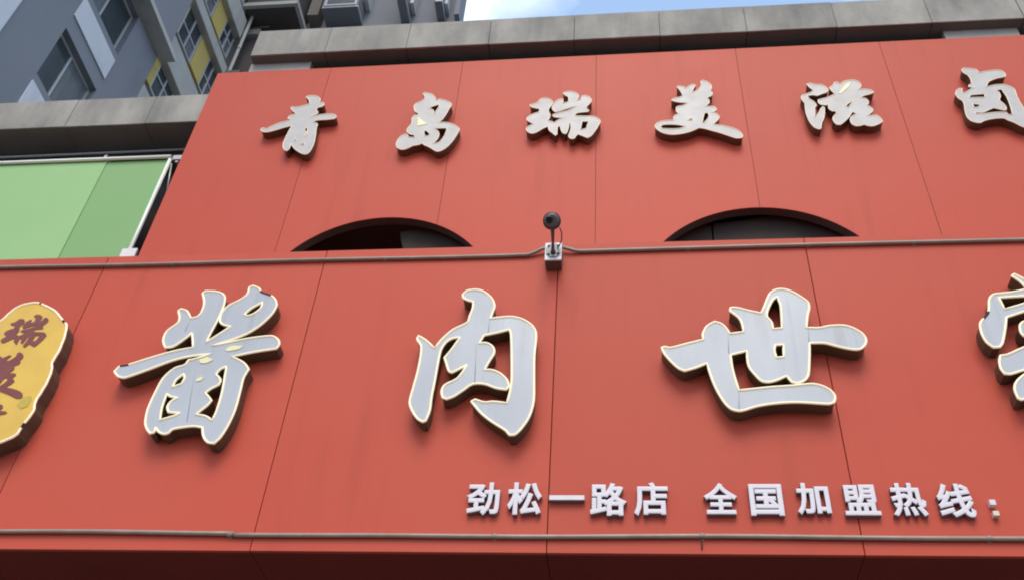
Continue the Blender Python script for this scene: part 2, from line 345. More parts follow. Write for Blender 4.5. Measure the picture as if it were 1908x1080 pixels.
# ------------------------------------------------------------------ traced letter shapes, metres on the sign face (x, z)
GL = {
 'jiang': [[[[-2.659,4.7214],[-2.6414,4.757],[-2.5947,4.7661],[-2.4993,4.8063],[-2.3777,4.8518],[-2.2747,4.8766],[-2.2905,4.9254],[-2.3099,4.9773],[-2.339,4.9356],[-2.3876,4.8845],[-2.4294,4.8786],[-2.4568,4.9289],[-2.455,4.9921],[-2.4129,5.0459],[-2.4105,5.0847],[-2.4334,5.1365],[-2.4206,5.1506],[-2.3833,5.1352],[-2.3442,5.0807],[-2.3109,5.0941],[-2.2976,5.1294],[-2.3021,5.1958],[-2.3305,5.264],[-2.3159,5.2796],[-2.2527,5.2741],[-2.2097,5.2543],[-2.1902,5.2231],[-2.1826,5.1624],[-2.191,5.0617],[-2.2042,4.9749],[-2.2118,4.9102],[-2.1704,4.9513],[-2.1309,4.9905],[-2.1048,5.02],[-2.1407,5.0278],[-2.1687,5.0471],[-2.18,5.079],[-2.1789,5.1204],[-2.1542,5.1676],[-2.1072,5.2026],[-2.0709,5.2442],[-2.0704,5.2997],[-2.0497,5.3115],[-2.0121,5.2917],[-1.9911,5.2627],[-1.9285,5.234],[-1.895,5.1967],[-1.8826,5.1544],[-1.8967,5.0955],[-1.943,5.0208],[-2.0019,4.9647],[-2.0895,4.9189],[-2.1711,4.8869],[-2.1032,4.9023],[-1.9934,4.9305],[-1.8627,4.9469],[-1.8211,4.9212],[-1.8064,4.8873],[-1.8162,4.8597],[-1.9266,4.8398],[-2.0437,4.8111],[-1.9712,4.7695],[-1.9323,4.7257],[-1.9458,4.6674],[-1.9421,4.5839],[-1.9394,4.472],[-1.9501,4.383],[-1.9715,4.3057],[-1.9949,4.2696],[-2.0302,4.2774],[-2.0603,4.3111],[-2.081,4.3645],[-2.1319,4.3718],[-2.2285,4.3559],[-2.2465,4.3317],[-2.2704,4.327],[-2.3003,4.3418],[-2.3224,4.3664],[-2.32,4.3371],[-2.339,4.3304],[-2.3645,4.3569],[-2.3857,4.3965],[-2.3985,4.4768],[-2.3919,4.5793],[-2.3773,4.6739],[-2.3345,4.7377],[-2.2872,4.7587],[-2.2744,4.7912],[-2.2529,4.7941],[-2.163,4.831],[-2.2602,4.8196],[-2.3593,4.7905],[-2.4755,4.7314],[-2.5685,4.6876],[-2.5971,4.6794],[-2.6334,4.6939]],[[-2.0495,5.1017],[-2.0189,5.146],[-1.9685,5.1867],[-1.9678,5.1447],[-1.9995,5.104],[-2.0283,5.0906]],[[-2.3108,4.6148],[-2.3031,4.6622],[-2.2742,4.6991],[-2.262,4.6722],[-2.2687,4.6353]],[[-2.3271,4.5733],[-2.3016,4.5554],[-2.2605,4.5487],[-2.2885,4.5265],[-2.2993,4.4909],[-2.2831,4.4574],[-2.2192,4.4528],[-2.2518,4.4331],[-2.3133,4.4108],[-2.3263,4.4861]],[[-2.0572,4.7439],[-2.0372,4.5851],[-2.0345,4.4629],[-2.0418,4.4054],[-2.0811,4.4315],[-2.1356,4.444],[-2.0912,4.4988],[-2.0781,4.5291],[-2.1237,4.5759],[-2.1021,4.6015],[-2.0657,4.6271],[-2.0654,4.6587],[-2.0999,4.6963],[-2.0839,4.7282]]]],
 'rou': [[[[-0.8642,5.2129],[-0.8425,5.2389],[-0.7912,5.2456],[-0.7467,5.2269],[-0.7045,5.1797],[-0.6863,5.1281],[-0.6932,5.0834],[-0.7025,5.0393],[-0.657,5.0459],[-0.5904,5.0498],[-0.5309,5.0296],[-0.4835,4.9903],[-0.4609,4.9467],[-0.4564,4.8987],[-0.4601,4.7842],[-0.4553,4.6432],[-0.4507,4.5074],[-0.4678,4.4137],[-0.5022,4.3451],[-0.5306,4.3118],[-0.5568,4.3092],[-0.5775,4.3365],[-0.6416,4.3829],[-0.6995,4.4345],[-0.7561,4.5062],[-0.7376,4.5184],[-0.6893,4.5006],[-0.6506,4.505],[-0.58,4.4946],[-0.5711,4.552],[-0.5654,4.6251],[-0.5771,4.8174],[-0.5874,4.9335],[-0.5975,4.9627],[-0.65,4.9456],[-0.727,4.9258],[-0.7474,4.8731],[-0.7107,4.8755],[-0.6761,4.8506],[-0.6649,4.8087],[-0.6853,4.7575],[-0.7068,4.702],[-0.6649,4.6983],[-0.6233,4.6756],[-0.589,4.6353],[-0.5763,4.5977],[-0.5891,4.5765],[-0.6409,4.5869],[-0.6981,4.6122],[-0.7576,4.6131],[-0.7982,4.5793],[-0.8419,4.5409],[-0.8794,4.522],[-0.9002,4.532],[-0.91,4.571],[-0.8967,4.6101],[-0.8442,4.644],[-0.8164,4.6887],[-0.7981,4.734],[-0.8269,4.7141],[-0.8685,4.6865],[-0.8855,4.6948],[-0.9025,4.7409],[-0.9175,4.7823],[-0.8876,4.8338],[-0.8503,4.9157],[-0.8871,4.91],[-0.9179,4.8872],[-0.9412,4.8349],[-0.9473,4.7416],[-0.951,4.6307],[-0.9557,4.5326],[-0.9547,4.456],[-0.967,4.395],[-0.9817,4.3877],[-1.0117,4.4094],[-1.0458,4.4617],[-1.0616,4.5097],[-1.0548,4.5925],[-1.0445,4.7025],[-1.0422,4.8158],[-1.0503,4.8687],[-1.0742,4.9065],[-1.0689,4.9312],[-1.0275,4.9002],[-0.9755,4.846],[-0.9446,4.9038],[-0.8929,4.9673],[-0.822,5.0147],[-0.8134,5.0587],[-0.8014,5.1143],[-0.8028,5.1596],[-0.8363,5.1719],[-0.8594,5.1898]]]],
 'shi': [[[[0.1746,4.8266],[0.192,4.8316],[0.2156,4.824],[0.292,4.8476],[0.3826,4.8746],[0.3816,4.9109],[0.4057,4.9609],[0.4459,4.9906],[0.4793,4.975],[0.5009,4.9449],[0.5151,4.9098],[0.5843,4.9201],[0.5796,4.98],[0.5658,5.0176],[0.5279,5.0609],[0.5332,5.0817],[0.5645,5.0809],[0.625,5.0584],[0.682,5.04],[0.7,5.0801],[0.7377,5.1704],[0.7725,5.1986],[0.8148,5.2003],[0.8608,5.1765],[0.9099,5.1269],[0.9239,5.1026],[0.9222,5.0648],[0.9077,5.0184],[0.8918,4.9405],[0.9519,4.9373],[1.0007,4.9489],[1.0682,4.9518],[1.1124,4.9354],[1.1528,4.8984],[1.1657,4.858],[1.1531,4.8229],[1.1226,4.7973],[1.0773,4.8008],[1.0147,4.8213],[0.9646,4.84],[0.8938,4.8415],[0.8806,4.7497],[0.8622,4.6476],[0.8415,4.6144],[0.8069,4.5966],[0.7787,4.6028],[0.7594,4.6408],[0.7122,4.6163],[0.6719,4.6044],[0.6371,4.6133],[0.6116,4.6515],[0.5871,4.7031],[0.5861,4.7972],[0.5069,4.7741],[0.5077,4.7045],[0.5149,4.6361],[0.5274,4.5566],[0.5898,4.564],[0.6881,4.5751],[0.7857,4.582],[0.8705,4.5907],[0.9197,4.576],[0.9537,4.5468],[0.9659,4.5142],[0.9566,4.4821],[0.93,4.4728],[0.8552,4.4793],[0.7734,4.4842],[0.6771,4.4773],[0.5988,4.4621],[0.5458,4.4426],[0.5134,4.4373],[0.4794,4.4513],[0.4535,4.4879],[0.4263,4.5538],[0.4057,4.6293],[0.3891,4.7238],[0.3373,4.6987],[0.2792,4.6782],[0.25,4.6959],[0.212,4.7444],[0.1835,4.7934]],[[0.7739,5.15],[0.7839,5.0874],[0.7734,4.9405],[0.7287,4.9351],[0.7271,4.9811],[0.7077,5.0234],[0.7242,5.0795],[0.7508,5.1313]],[[0.7271,4.8316],[0.7676,4.8352],[0.7602,4.7563],[0.7247,4.7526],[0.7197,4.7964]]]],
 'jia': [[[[1.9497,5.2612],[1.9656,5.2718],[2.0076,5.2338],[2.0605,5.2047],[2.0942,5.1764],[2.2684,5.1929],[2.3889,5.1946],[2.4192,5.1505],[2.37,5.0671],[2.296,4.9964],[2.2368,4.9467],[2.2214,4.9674],[2.2759,5.0488],[2.3036,5.09],[2.1562,5.0677],[2.0485,5.0549],[1.9436,5.0199],[1.8526,4.9848],[1.8295,4.9156],[1.7939,4.826],[1.7738,4.7988],[1.7444,4.7974],[1.7204,4.8325],[1.712,4.8879],[1.7177,4.9386],[1.7306,4.964],[1.7717,5.0097],[1.7873,5.0513],[1.8026,5.104],[1.8295,5.1355],[1.8769,5.1428],[1.9399,5.1517],[1.9974,5.1685],[1.9804,5.2181]],[[1.8504,5.1134],[1.9768,5.1205],[2.033,5.1061],[1.956,5.0711],[1.8571,5.0368]]],[[[1.9028,4.9343],[1.9331,4.9591],[2.0251,4.9723],[2.0282,4.9313],[1.9588,4.8924],[1.9014,4.8636],[1.8936,4.8889]]],[[[1.764,4.7462],[1.798,4.7523],[1.8827,4.7946],[1.9855,4.832],[2.1058,4.8492],[2.1113,4.8195],[2.0542,4.7717],[1.9809,4.7152],[1.9765,4.6022],[1.9533,4.4751],[1.9056,4.4049],[1.8464,4.3879],[1.8289,4.4232],[1.8848,4.4759],[1.8965,4.5665],[1.8398,4.5125],[1.791,4.486],[1.7762,4.4952],[1.7743,4.5406],[1.7861,4.5772],[1.8184,4.6139],[1.8803,4.6599],[1.846,4.6586],[1.7819,4.636],[1.7541,4.6383],[1.7449,4.6716],[1.7521,4.7193]]],[[[2.05,4.7332],[2.1138,4.7803],[2.1333,4.7509],[2.0682,4.6757],[2.0955,4.582],[2.1442,4.5177],[2.1899,4.4902],[2.1284,4.4465],[2.0486,4.474],[2.021,4.5647],[2.0234,4.667]]]],
 'qing': [[[[-3.3923,9.0156],[-3.3769,9.0326],[-3.3345,9.0179],[-3.2891,9.0572],[-3.2211,9.1012],[-3.1632,9.1218],[-3.1242,9.1399],[-3.1607,9.1643],[-3.149,9.2004],[-3.1071,9.2247],[-3.0947,9.2399],[-3.1287,9.2707],[-3.1641,9.3255],[-3.1562,9.3438],[-3.1072,9.3366],[-3.0478,9.3551],[-2.9929,9.3765],[-2.9979,9.4211],[-3.0232,9.4674],[-3.0474,9.4882],[-3.0316,9.5089],[-2.9677,9.5082],[-2.9234,9.4858],[-2.8958,9.4456],[-2.8951,9.4012],[-2.8583,9.3949],[-2.8397,9.3596],[-2.8535,9.3292],[-2.8904,9.3168],[-2.9058,9.2954],[-2.8969,9.2699],[-2.8765,9.2376],[-2.8858,9.2136],[-2.9142,9.1995],[-2.9359,9.1716],[-2.8888,9.1893],[-2.8141,9.2051],[-2.7282,9.2031],[-2.6922,9.1762],[-2.6838,9.1512],[-2.6988,9.1279],[-2.7669,9.1202],[-2.8362,9.1187],[-2.8808,9.1095],[-2.9046,9.0929],[-2.8755,9.0825],[-2.8465,9.0529],[-2.8475,8.9991],[-2.8339,8.8917],[-2.826,8.7748],[-2.8341,8.6835],[-2.8528,8.6278],[-2.8803,8.6158],[-2.9222,8.6374],[-2.9864,8.6923],[-3.0294,8.7522],[-3.046,8.7763],[-3.0462,8.7072],[-3.0655,8.6741],[-3.0935,8.6986],[-3.1191,8.7633],[-3.1193,8.8505],[-3.1116,8.9206],[-3.1038,8.9914],[-3.0934,9.0507],[-3.1654,9.0252],[-3.2358,8.9937],[-3.3075,8.9684],[-3.3547,8.9713],[-3.3787,8.9908]],[[-2.9606,8.9884],[-2.9356,9.0166],[-2.9199,8.9206],[-2.9218,8.8736],[-2.937,8.8922],[-2.9301,8.933],[-2.953,8.97]],[[-3.0186,8.862],[-3.0021,8.8201],[-3.024,8.8156],[-3.0264,8.8449]],[[-2.9602,8.7654],[-2.9183,8.7826],[-2.9149,8.7478]]]],
 'dao': [[[[-1.8861,9.4644],[-1.866,9.4784],[-1.8282,9.4662],[-1.7889,9.4396],[-1.7573,9.3844],[-1.7497,9.3488],[-1.7082,9.3634],[-1.6478,9.3358],[-1.6009,9.2977],[-1.5896,9.2566],[-1.6057,9.2061],[-1.6258,9.1279],[-1.6528,9.0511],[-1.683,9.0063],[-1.6125,9.0017],[-1.5466,8.972],[-1.5008,8.9306],[-1.4775,8.8909],[-1.4959,8.8107],[-1.5276,8.7164],[-1.5737,8.6346],[-1.6233,8.5903],[-1.6571,8.5892],[-1.6947,8.6207],[-1.7403,8.6602],[-1.7849,8.6892],[-1.7947,8.7132],[-1.8333,8.6921],[-1.8867,8.6794],[-1.9303,8.6449],[-1.9766,8.6318],[-2.0177,8.6553],[-2.0418,8.7045],[-2.0369,8.7684],[-2.0164,8.8211],[-1.9857,8.8518],[-1.9603,8.8448],[-1.9377,8.8055],[-1.8845,8.7968],[-1.8859,8.8348],[-1.9294,8.8483],[-1.9619,8.883],[-1.9698,8.9164],[-1.958,8.9597],[-1.9369,9.0138],[-1.9436,9.0926],[-1.9201,9.1306],[-1.8928,9.1401],[-1.8907,9.1627],[-1.9191,9.1794],[-1.9382,9.2173],[-1.9478,9.2755],[-1.9327,9.315],[-1.8862,9.3467],[-1.8614,9.3801],[-1.8628,9.4213]],[[-1.8044,9.2334],[-1.7542,9.2621],[-1.705,9.2818],[-1.7084,9.236],[-1.7404,9.1413],[-1.7535,9.1933],[-1.7776,9.2178]],[[-1.7155,8.9223],[-1.5953,8.918],[-1.5976,8.8603],[-1.6161,8.7751],[-1.6505,8.7131],[-1.7039,8.7003],[-1.6691,8.7569],[-1.659,8.8208],[-1.6755,8.876]],[[-1.8086,8.8844],[-1.7818,8.8936],[-1.7438,8.8368],[-1.7585,8.8139],[-1.7933,8.8161]]]],
 'rui': [[[[-0.841,9.2166],[-0.8122,9.2252],[-0.7742,9.2492],[-0.7437,9.3006],[-0.705,9.3118],[-0.6652,9.295],[-0.6344,9.2501],[-0.6393,9.2026],[-0.6604,9.1566],[-0.6686,9.1152],[-0.6505,9.0567],[-0.6522,9.0155],[-0.6666,8.9703],[-0.6471,8.9588],[-0.6082,8.9359],[-0.5712,8.9692],[-0.512,9.0166],[-0.5594,9.0043],[-0.6108,9.018],[-0.6275,9.0397],[-0.6121,9.0594],[-0.5616,9.0819],[-0.4855,9.108],[-0.4033,9.1705],[-0.4289,9.167],[-0.4862,9.1394],[-0.5559,9.1076],[-0.6003,9.0897],[-0.6236,9.1174],[-0.6347,9.1601],[-0.6173,9.2223],[-0.5926,9.2632],[-0.5609,9.2876],[-0.5379,9.2807],[-0.5331,9.2164],[-0.4852,9.2396],[-0.4867,9.3092],[-0.5166,9.3382],[-0.5403,9.3724],[-0.505,9.397],[-0.4526,9.391],[-0.4063,9.3573],[-0.3914,9.3185],[-0.4017,9.2711],[-0.4046,9.2478],[-0.3694,9.2688],[-0.3603,9.3163],[-0.3345,9.3252],[-0.2954,9.3009],[-0.2725,9.2513],[-0.2818,9.2095],[-0.3071,9.1691],[-0.3228,9.1388],[-0.2937,9.0899],[-0.3063,9.0751],[-0.3953,9.0656],[-0.4235,9.0416],[-0.4136,9.0203],[-0.331,9.0128],[-0.2614,9.0051],[-0.2234,8.9821],[-0.1906,8.9342],[-0.2043,8.8745],[-0.2353,8.7964],[-0.2721,8.7246],[-0.3028,8.697],[-0.334,8.7185],[-0.3904,8.7565],[-0.4086,8.728],[-0.4205,8.6992],[-0.4389,8.6906],[-0.4641,8.7068],[-0.4723,8.7418],[-0.4542,8.8301],[-0.4558,8.9108],[-0.4718,8.922],[-0.4766,8.8516],[-0.4907,8.7826],[-0.5027,8.7635],[-0.5283,8.7849],[-0.5453,8.8359],[-0.5497,8.8814],[-0.5779,8.8731],[-0.5788,8.798],[-0.5777,8.7631],[-0.5929,8.7492],[-0.6225,8.7908],[-0.6487,8.8224],[-0.6635,8.8836],[-0.7067,8.8561],[-0.7493,8.8186],[-0.786,8.7929],[-0.8241,8.7983],[-0.8544,8.8353],[-0.8591,8.8658],[-0.8354,8.8997],[-0.7953,8.9276],[-0.8285,8.9552],[-0.8554,8.9826],[-0.8615,9.0138],[-0.8426,9.0488],[-0.8054,9.0775],[-0.7549,9.1001],[-0.7471,9.1467],[-0.7833,9.1597],[-0.823,9.1783],[-0.8404,9.2038]],[[-0.3554,8.9347],[-0.2955,8.9329],[-0.3165,8.8315],[-0.3694,8.8128]]]],
 'mei': [[[[0.519,9.3963],[0.5379,9.4097],[0.5807,9.3917],[0.5938,9.3662],[0.6245,9.3947],[0.6628,9.4264],[0.6908,9.4083],[0.6657,9.3548],[0.6516,9.3009],[0.6928,9.3259],[0.7161,9.3511],[0.7414,9.4045],[0.7392,9.4604],[0.7609,9.4799],[0.7957,9.4562],[0.8283,9.4042],[0.8305,9.3549],[0.8148,9.317],[0.8324,9.2817],[0.8236,9.2401],[0.7786,9.2109],[0.794,9.1763],[0.7946,9.1346],[0.7709,9.1008],[0.7556,9.0842],[0.8329,9.0765],[0.8529,9.0423],[0.8418,9.0081],[0.8056,8.9931],[0.8397,8.9792],[0.8705,8.9253],[0.8531,8.8806],[0.8069,8.8212],[0.8272,8.8142],[0.8947,8.793],[0.9741,8.7543],[1.0247,8.7065],[1.0476,8.6444],[1.0333,8.6146],[0.9892,8.6151],[0.9374,8.6457],[0.8593,8.6947],[0.7866,8.7326],[0.7334,8.7616],[0.6791,8.7786],[0.6428,8.7528],[0.5856,8.7228],[0.5083,8.702],[0.432,8.6989],[0.3636,8.7255],[0.3167,8.7733],[0.2973,8.8198],[0.313,8.8643],[0.3636,8.8954],[0.4342,8.8988],[0.468,8.9001],[0.4658,8.9405],[0.4798,8.9685],[0.5165,8.9951],[0.4965,9.0197],[0.4962,9.0843],[0.5149,9.1007],[0.5655,9.115],[0.6106,9.1534],[0.5675,9.1504],[0.525,9.1594],[0.4759,9.1807],[0.4588,9.1999],[0.485,9.2221],[0.5362,9.2365],[0.5662,9.2585],[0.5481,9.3266]],[[0.3429,8.8169],[0.3684,8.8414],[0.4804,8.8365],[0.5661,8.806],[0.5124,8.7801],[0.4286,8.7775],[0.3592,8.7875]],[[0.5851,8.8959],[0.6324,8.9238],[0.6265,8.884]],[[0.7418,8.9858],[0.7702,8.9897],[0.7795,8.9428],[0.756,8.887],[0.7251,8.8434],[0.7134,8.8556],[0.727,8.9233]]]],
 'zi': [[[[1.6863,9.3491],[1.7149,9.3641],[1.7584,9.3437],[1.8156,9.3281],[1.8546,9.2799],[1.8566,9.2405],[1.8383,9.2138],[1.7963,9.1946],[1.754,9.172],[1.7164,9.1836],[1.6699,9.178],[1.6766,9.131],[1.7043,9.0961],[1.7239,9.0509],[1.7245,9.0183],[1.7076,9.0032],[1.7026,8.9442],[1.6876,8.8599],[1.7313,8.9209],[1.7595,8.9834],[1.7793,9.0091],[1.7897,8.9921],[1.7808,8.9176],[1.7603,8.834],[1.7371,8.783],[1.719,8.7009],[1.6991,8.6939],[1.6656,8.725],[1.6379,8.7999],[1.6254,8.8959],[1.6255,8.9925],[1.6323,9.0682],[1.6156,9.1133],[1.6116,9.1578],[1.6289,9.1899],[1.6741,9.2089],[1.7095,9.2287],[1.7329,9.2551],[1.7057,9.2966]]],[[[1.8781,9.2838],[1.9206,9.3259],[1.9281,9.3538],[1.9526,9.3634],[1.9743,9.3333],[2.0333,9.3744],[2.094,9.3835],[2.1362,9.3609],[2.1569,9.3083],[2.1429,9.2643],[2.1149,9.2328],[2.1677,9.2379],[2.2238,9.2248],[2.2499,9.1896],[2.2269,9.1691],[2.1512,9.1414],[2.1212,9.116],[2.1638,9.1021],[2.1795,9.0627],[2.1701,9.02],[2.1535,9.0049],[2.1857,8.9704],[2.198,8.9321],[2.1799,8.9014],[2.1334,8.8516],[2.2103,8.8591],[2.2353,8.8238],[2.2495,8.7706],[2.2204,8.7414],[2.1586,8.7092],[2.1163,8.717],[2.0881,8.7343],[2.0546,8.721],[2.0166,8.7182],[1.9898,8.7458],[1.9826,8.7984],[2.0005,8.8498],[2.0369,8.8791],[2.0521,8.894],[2.0179,8.9176],[1.9738,8.8411],[1.9263,8.7812],[1.889,8.744],[1.8583,8.7491],[1.8404,8.7972],[1.8433,8.8497],[1.8831,8.9107],[1.8804,8.9344],[1.8492,8.9397],[1.8263,8.9788],[1.8334,9.027],[1.7736,9.0366],[1.7494,9.071],[1.7548,9.109],[1.7789,9.1183],[1.8407,9.1415],[1.9124,9.1862],[1.8877,9.2382]],[[1.9739,9.0011],[2.0062,9.0422],[2.0617,9.0874],[2.0315,9.0404],[1.9967,8.9834]]]],
 'lu': [[[[3.0696,9.471],[3.0921,9.49],[3.1413,9.4792],[3.1887,9.4617],[3.208,9.4087],[3.2701,9.4267],[3.3748,9.4356],[3.4114,9.4043],[3.4187,9.3584],[3.3991,9.3317],[3.3313,9.3145],[3.2732,9.2853],[3.2401,9.2543],[3.2129,9.1954],[3.3077,9.2215],[3.3695,9.2169],[3.4117,9.1862],[3.4372,9.1405],[3.4301,9.0435],[3.432,8.9579],[3.4396,8.8835],[3.442,8.7689],[3.441,8.6769],[3.4043,8.6085],[3.3711,8.6187],[3.3383,8.6531],[3.3108,8.6853],[3.2711,8.7185],[3.2478,8.7457],[3.188,8.7496],[3.1243,8.7384],[3.0774,8.7209],[3.0413,8.6976],[3.0065,8.705],[2.9705,8.733],[2.9536,8.791],[2.9577,8.8743],[2.9711,8.958],[2.968,9.0117],[2.9446,9.0457],[2.9345,9.1115],[2.9561,9.1647],[2.9842,9.1902],[3.0078,9.183],[2.9941,9.151],[3.0052,9.1173],[3.035,9.137],[3.0749,9.1725],[3.1111,9.1919],[3.0671,9.2062],[3.0766,9.2332],[3.1023,9.2479],[3.1099,9.3201],[3.0992,9.383],[3.0705,9.4251]],[[3.044,9.0819],[3.0743,9.0906],[3.1759,9.0963],[3.1636,9.0463],[3.0395,9.0498]],[[3.0409,8.9638],[3.0732,8.9563],[3.1042,8.9435],[3.0753,8.9137],[3.0406,8.9108]],[[3.0339,8.8189],[3.0366,8.8427],[3.1001,8.8385],[3.1574,8.8712],[3.2002,8.8946],[3.2433,8.8706],[3.2755,8.8527],[3.295,8.8619],[3.3025,8.8981],[3.2934,8.9463],[3.2738,8.9903],[3.2748,9.0062],[3.2961,9.0531],[3.2991,9.1016],[3.2793,9.1466],[3.3304,9.1505],[3.3449,9.0496],[3.3425,8.9217],[3.329,8.7888],[3.2961,8.791],[3.2808,8.8263],[3.2087,8.8312],[3.1205,8.8214]]]],
 'plaque': [[[[-3.4388,5.0712],[-3.4059,5.1431],[-3.3611,5.1887],[-3.2929,5.2044],[-3.2455,5.1924],[-3.1414,5.1429],[-3.0632,5.0621],[-3.035,5.0291],[-3.0157,4.9648],[-3.013,4.8647],[-3.0181,4.7792],[-3.0012,4.7308],[-2.9981,4.6598],[-3.0002,4.5786],[-3.0069,4.5104],[-2.9987,4.4543],[-3.0152,4.3775],[-3.0236,4.3288],[-3.0482,4.2969],[-3.0937,4.2706],[-3.158,4.2445],[-3.258,4.2768],[-3.348,4.3474],[-3.4184,4.4362],[-3.4623,4.573],[-3.4875,4.7148],[-3.5282,4.8374],[-3.5434,4.9508],[-3.501,5.0206]]]],
 'patch_jiang': [[[[-2.092,4.8596],[-2.0618,4.8813],[-1.9988,4.88],[-2.0201,4.8582],[-2.0792,4.8449]]],[[[-2.216,4.7902],[-2.1767,4.8092],[-2.14,4.7888],[-2.1741,4.7676],[-2.206,4.7703]]],[[[-2.1971,4.6606],[-2.1752,4.6762],[-2.1584,4.6728],[-2.1692,4.6549],[-2.1891,4.6478]]]],
 'patch_dao': [[[[-1.8878,9.1002],[-1.7895,8.9876],[-1.878,8.9656]]]],
 'patch_zi': [[[[1.9422,9.1896],[2.0327,9.3289],[2.0775,9.3426],[2.0367,9.2722],[1.9647,9.188]]]],
 'dead_jiang': [[[[-1.9911,5.2627],[-1.96,5.2496],[-1.9285,5.234]],[[-2.6387,4.7625],[-2.6167,4.7643],[-2.5993,4.7662]]]],
 'dead_plaque': [[[[-3.2455,5.1924],[-3.1945,5.1709],[-3.1414,5.1429]],[[-3.0699,5.0662],[-3.0611,5.0595]],[[-3.0178,4.372],[-3.0152,4.3775]]]],
 'dead_jia': [[[[1.7717,5.0097],[1.7782,5.0148]],[[1.7512,4.9873],[1.746,4.9812]]]],
}
SM = {'劲': [-0.7398,-0.5878,3.9154,4.086], '松': [-0.552,-0.395,3.9188,4.0859], '一': [-0.3625,-0.2025,3.9933,4.0183], '路': [-0.178,-0.013,3.9147,4.0829], '店': [0.0182,0.1707,3.9154,4.0856], '全': [0.3268,0.4738,3.9245,4.0827], '国': [0.5271,0.6708,3.9172,4.077], '加': [0.7288,0.8719,3.9232,4.0825], '盟': [0.9291,1.0788,3.9213,4.0742], '热': [1.1308,1.2766,3.9168,4.0823], '线': [1.3243,1.474,3.9123,4.0795], 'a': [1.5383,1.5639,3.9728,3.9991], 'b': [1.54,1.5648,3.9207,3.9441]}


# ------------------------------------------------------------------ ground
bm = bmesh.new(); box(bm, -400, 400, -400, 400, -0.2, 0.0)
tag(obj('road', bm, MT['asphalt']), kind='structure')
bm = bmesh.new(); box(bm, -400, 400, -2.5, 60, 0.0, 0.13, 0.02)
tag(obj('pavement', bm, MT['paving']), kind='structure')

# ------------------------------------------------------------------ the apartment tower behind
tw = root('apartment_tower', 'tall blue-grey apartment tower with ochre panels rising behind the stone cornice', 'apartment building', (-11.5, 17.0, 0.13))
XW, XB, YR = -11.5, -11.65, 17.2
def window(plane, a0, a1, b0, b1, d, out, mull=(), trans=(), fr=0.045, dep=0.06, fm='frame', panes='glass', parent=None):
    """framed window: frame bars one mesh (part), every pane a sub-part. plane 'x' -> a is y; plane 'y' -> a is x. out = sign of the outward axis"""
    def put(bm, a, a_, b, b_, e0, e1):
        lo, hi = sorted((d + out * e0, d + out * e1))
        if plane == 'x': box(bm, lo, hi, a, a_, b, b_)
        else: box(bm, a, a_, lo, hi, b, b_)
    bm = bmesh.new()
    put(bm, a0, a0 + fr, b0, b1, 0, dep); put(bm, a1 - fr, a1, b0, b1, 0, dep)
    put(bm, a0 + fr, a1 - fr, b0, b0 + fr, 0, dep); put(bm, a0 + fr, a1 - fr, b1 - fr, b1, 0, dep)
    av = [a0 + fr] + [x for m in mull for x in (m - fr/2, m + fr/2)] + [a1 - fr]
    bv = [b0 + fr] + [x for m in trans for x in (m - fr/2, m + fr/2)] + [b1 - fr]
    for m in mull: put(bm, m - fr/2, m + fr/2, b0 + fr, b1 - fr, 0, dep)
    for i in range(0, len(av), 2):
        for m in trans: put(bm, av[i], av[i + 1], m - fr/2, m + fr/2, 0, dep - 0.004)
    w = obj('window', bm, MT[fm], parent)
    k = 0
    for i in range(0, len(av), 2):
        for j in range(0, len(bv), 2):
            pm = panes if isinstance(panes, str) else panes[k % len(panes)]
            bm = bmesh.new(); put(bm, av[i], av[i + 1], bv[j], bv[j + 1], 0.012, 0.024)
            obj('pane', bm, MT[pm], w); k += 1
    return w
# wing wall facing +X, with its window openings
op = [(10.72, 12.32, 17.70, 19.32), (10.72, 12.36, 20.72, 22.30)]
wy0, wy1 = 3.0, 13.55
bm = bmesh.new()
prism(bm, [[(wy0, 0.1), (wy1, 0.1), (wy1, 42), (wy0, 42)]] + [[(a, c), (b, c), (b, e), (a, e)] for a, b, c, e in op], YZ, XW, XW - 0.30)
obj('side_wall', bm, MT['t_grey'], tw)
bxo('room_shade', MT['t_dark'], tw, XW - 0.50, XW - 0.32, 10.2, 13.2, 17.2, 22.9)
bxo('white_band', MT['t_white'], tw, XW + 0.0, XW + 0.03, 7.4, 9.48, 0.2, 42)
window('x', 10.72, 12.32, 17.70, 19.32, XW - 0.22, 1, mull=(11.42,), panes=('glass', 'curtain'), parent=tw)
window('x', 10.72, 12.36, 20.72, 22.30, XW - 0.22, 1, mull=(11.46,), panes=('curtain', 'glass'), parent=tw)
for z0, z1 in ((16.72, 17.46), (19.76, 20.47)):
    bxo('white_apron', MT['t_white'], tw, XW, XW + 0.035, 10.70, 12.34, z0, z1, 0.006)
# the storeys above lean out over the wing
bxo('overhang', MT['t_grey'], tw, XW + 0.002, -11.12, 6.5, 13.30, 22.56, 42)
bxo('overhang_edge', MT['t_slab'], tw, XW + 0.002, -11.10, 6.5, 13.72, 22.40, 22.558)
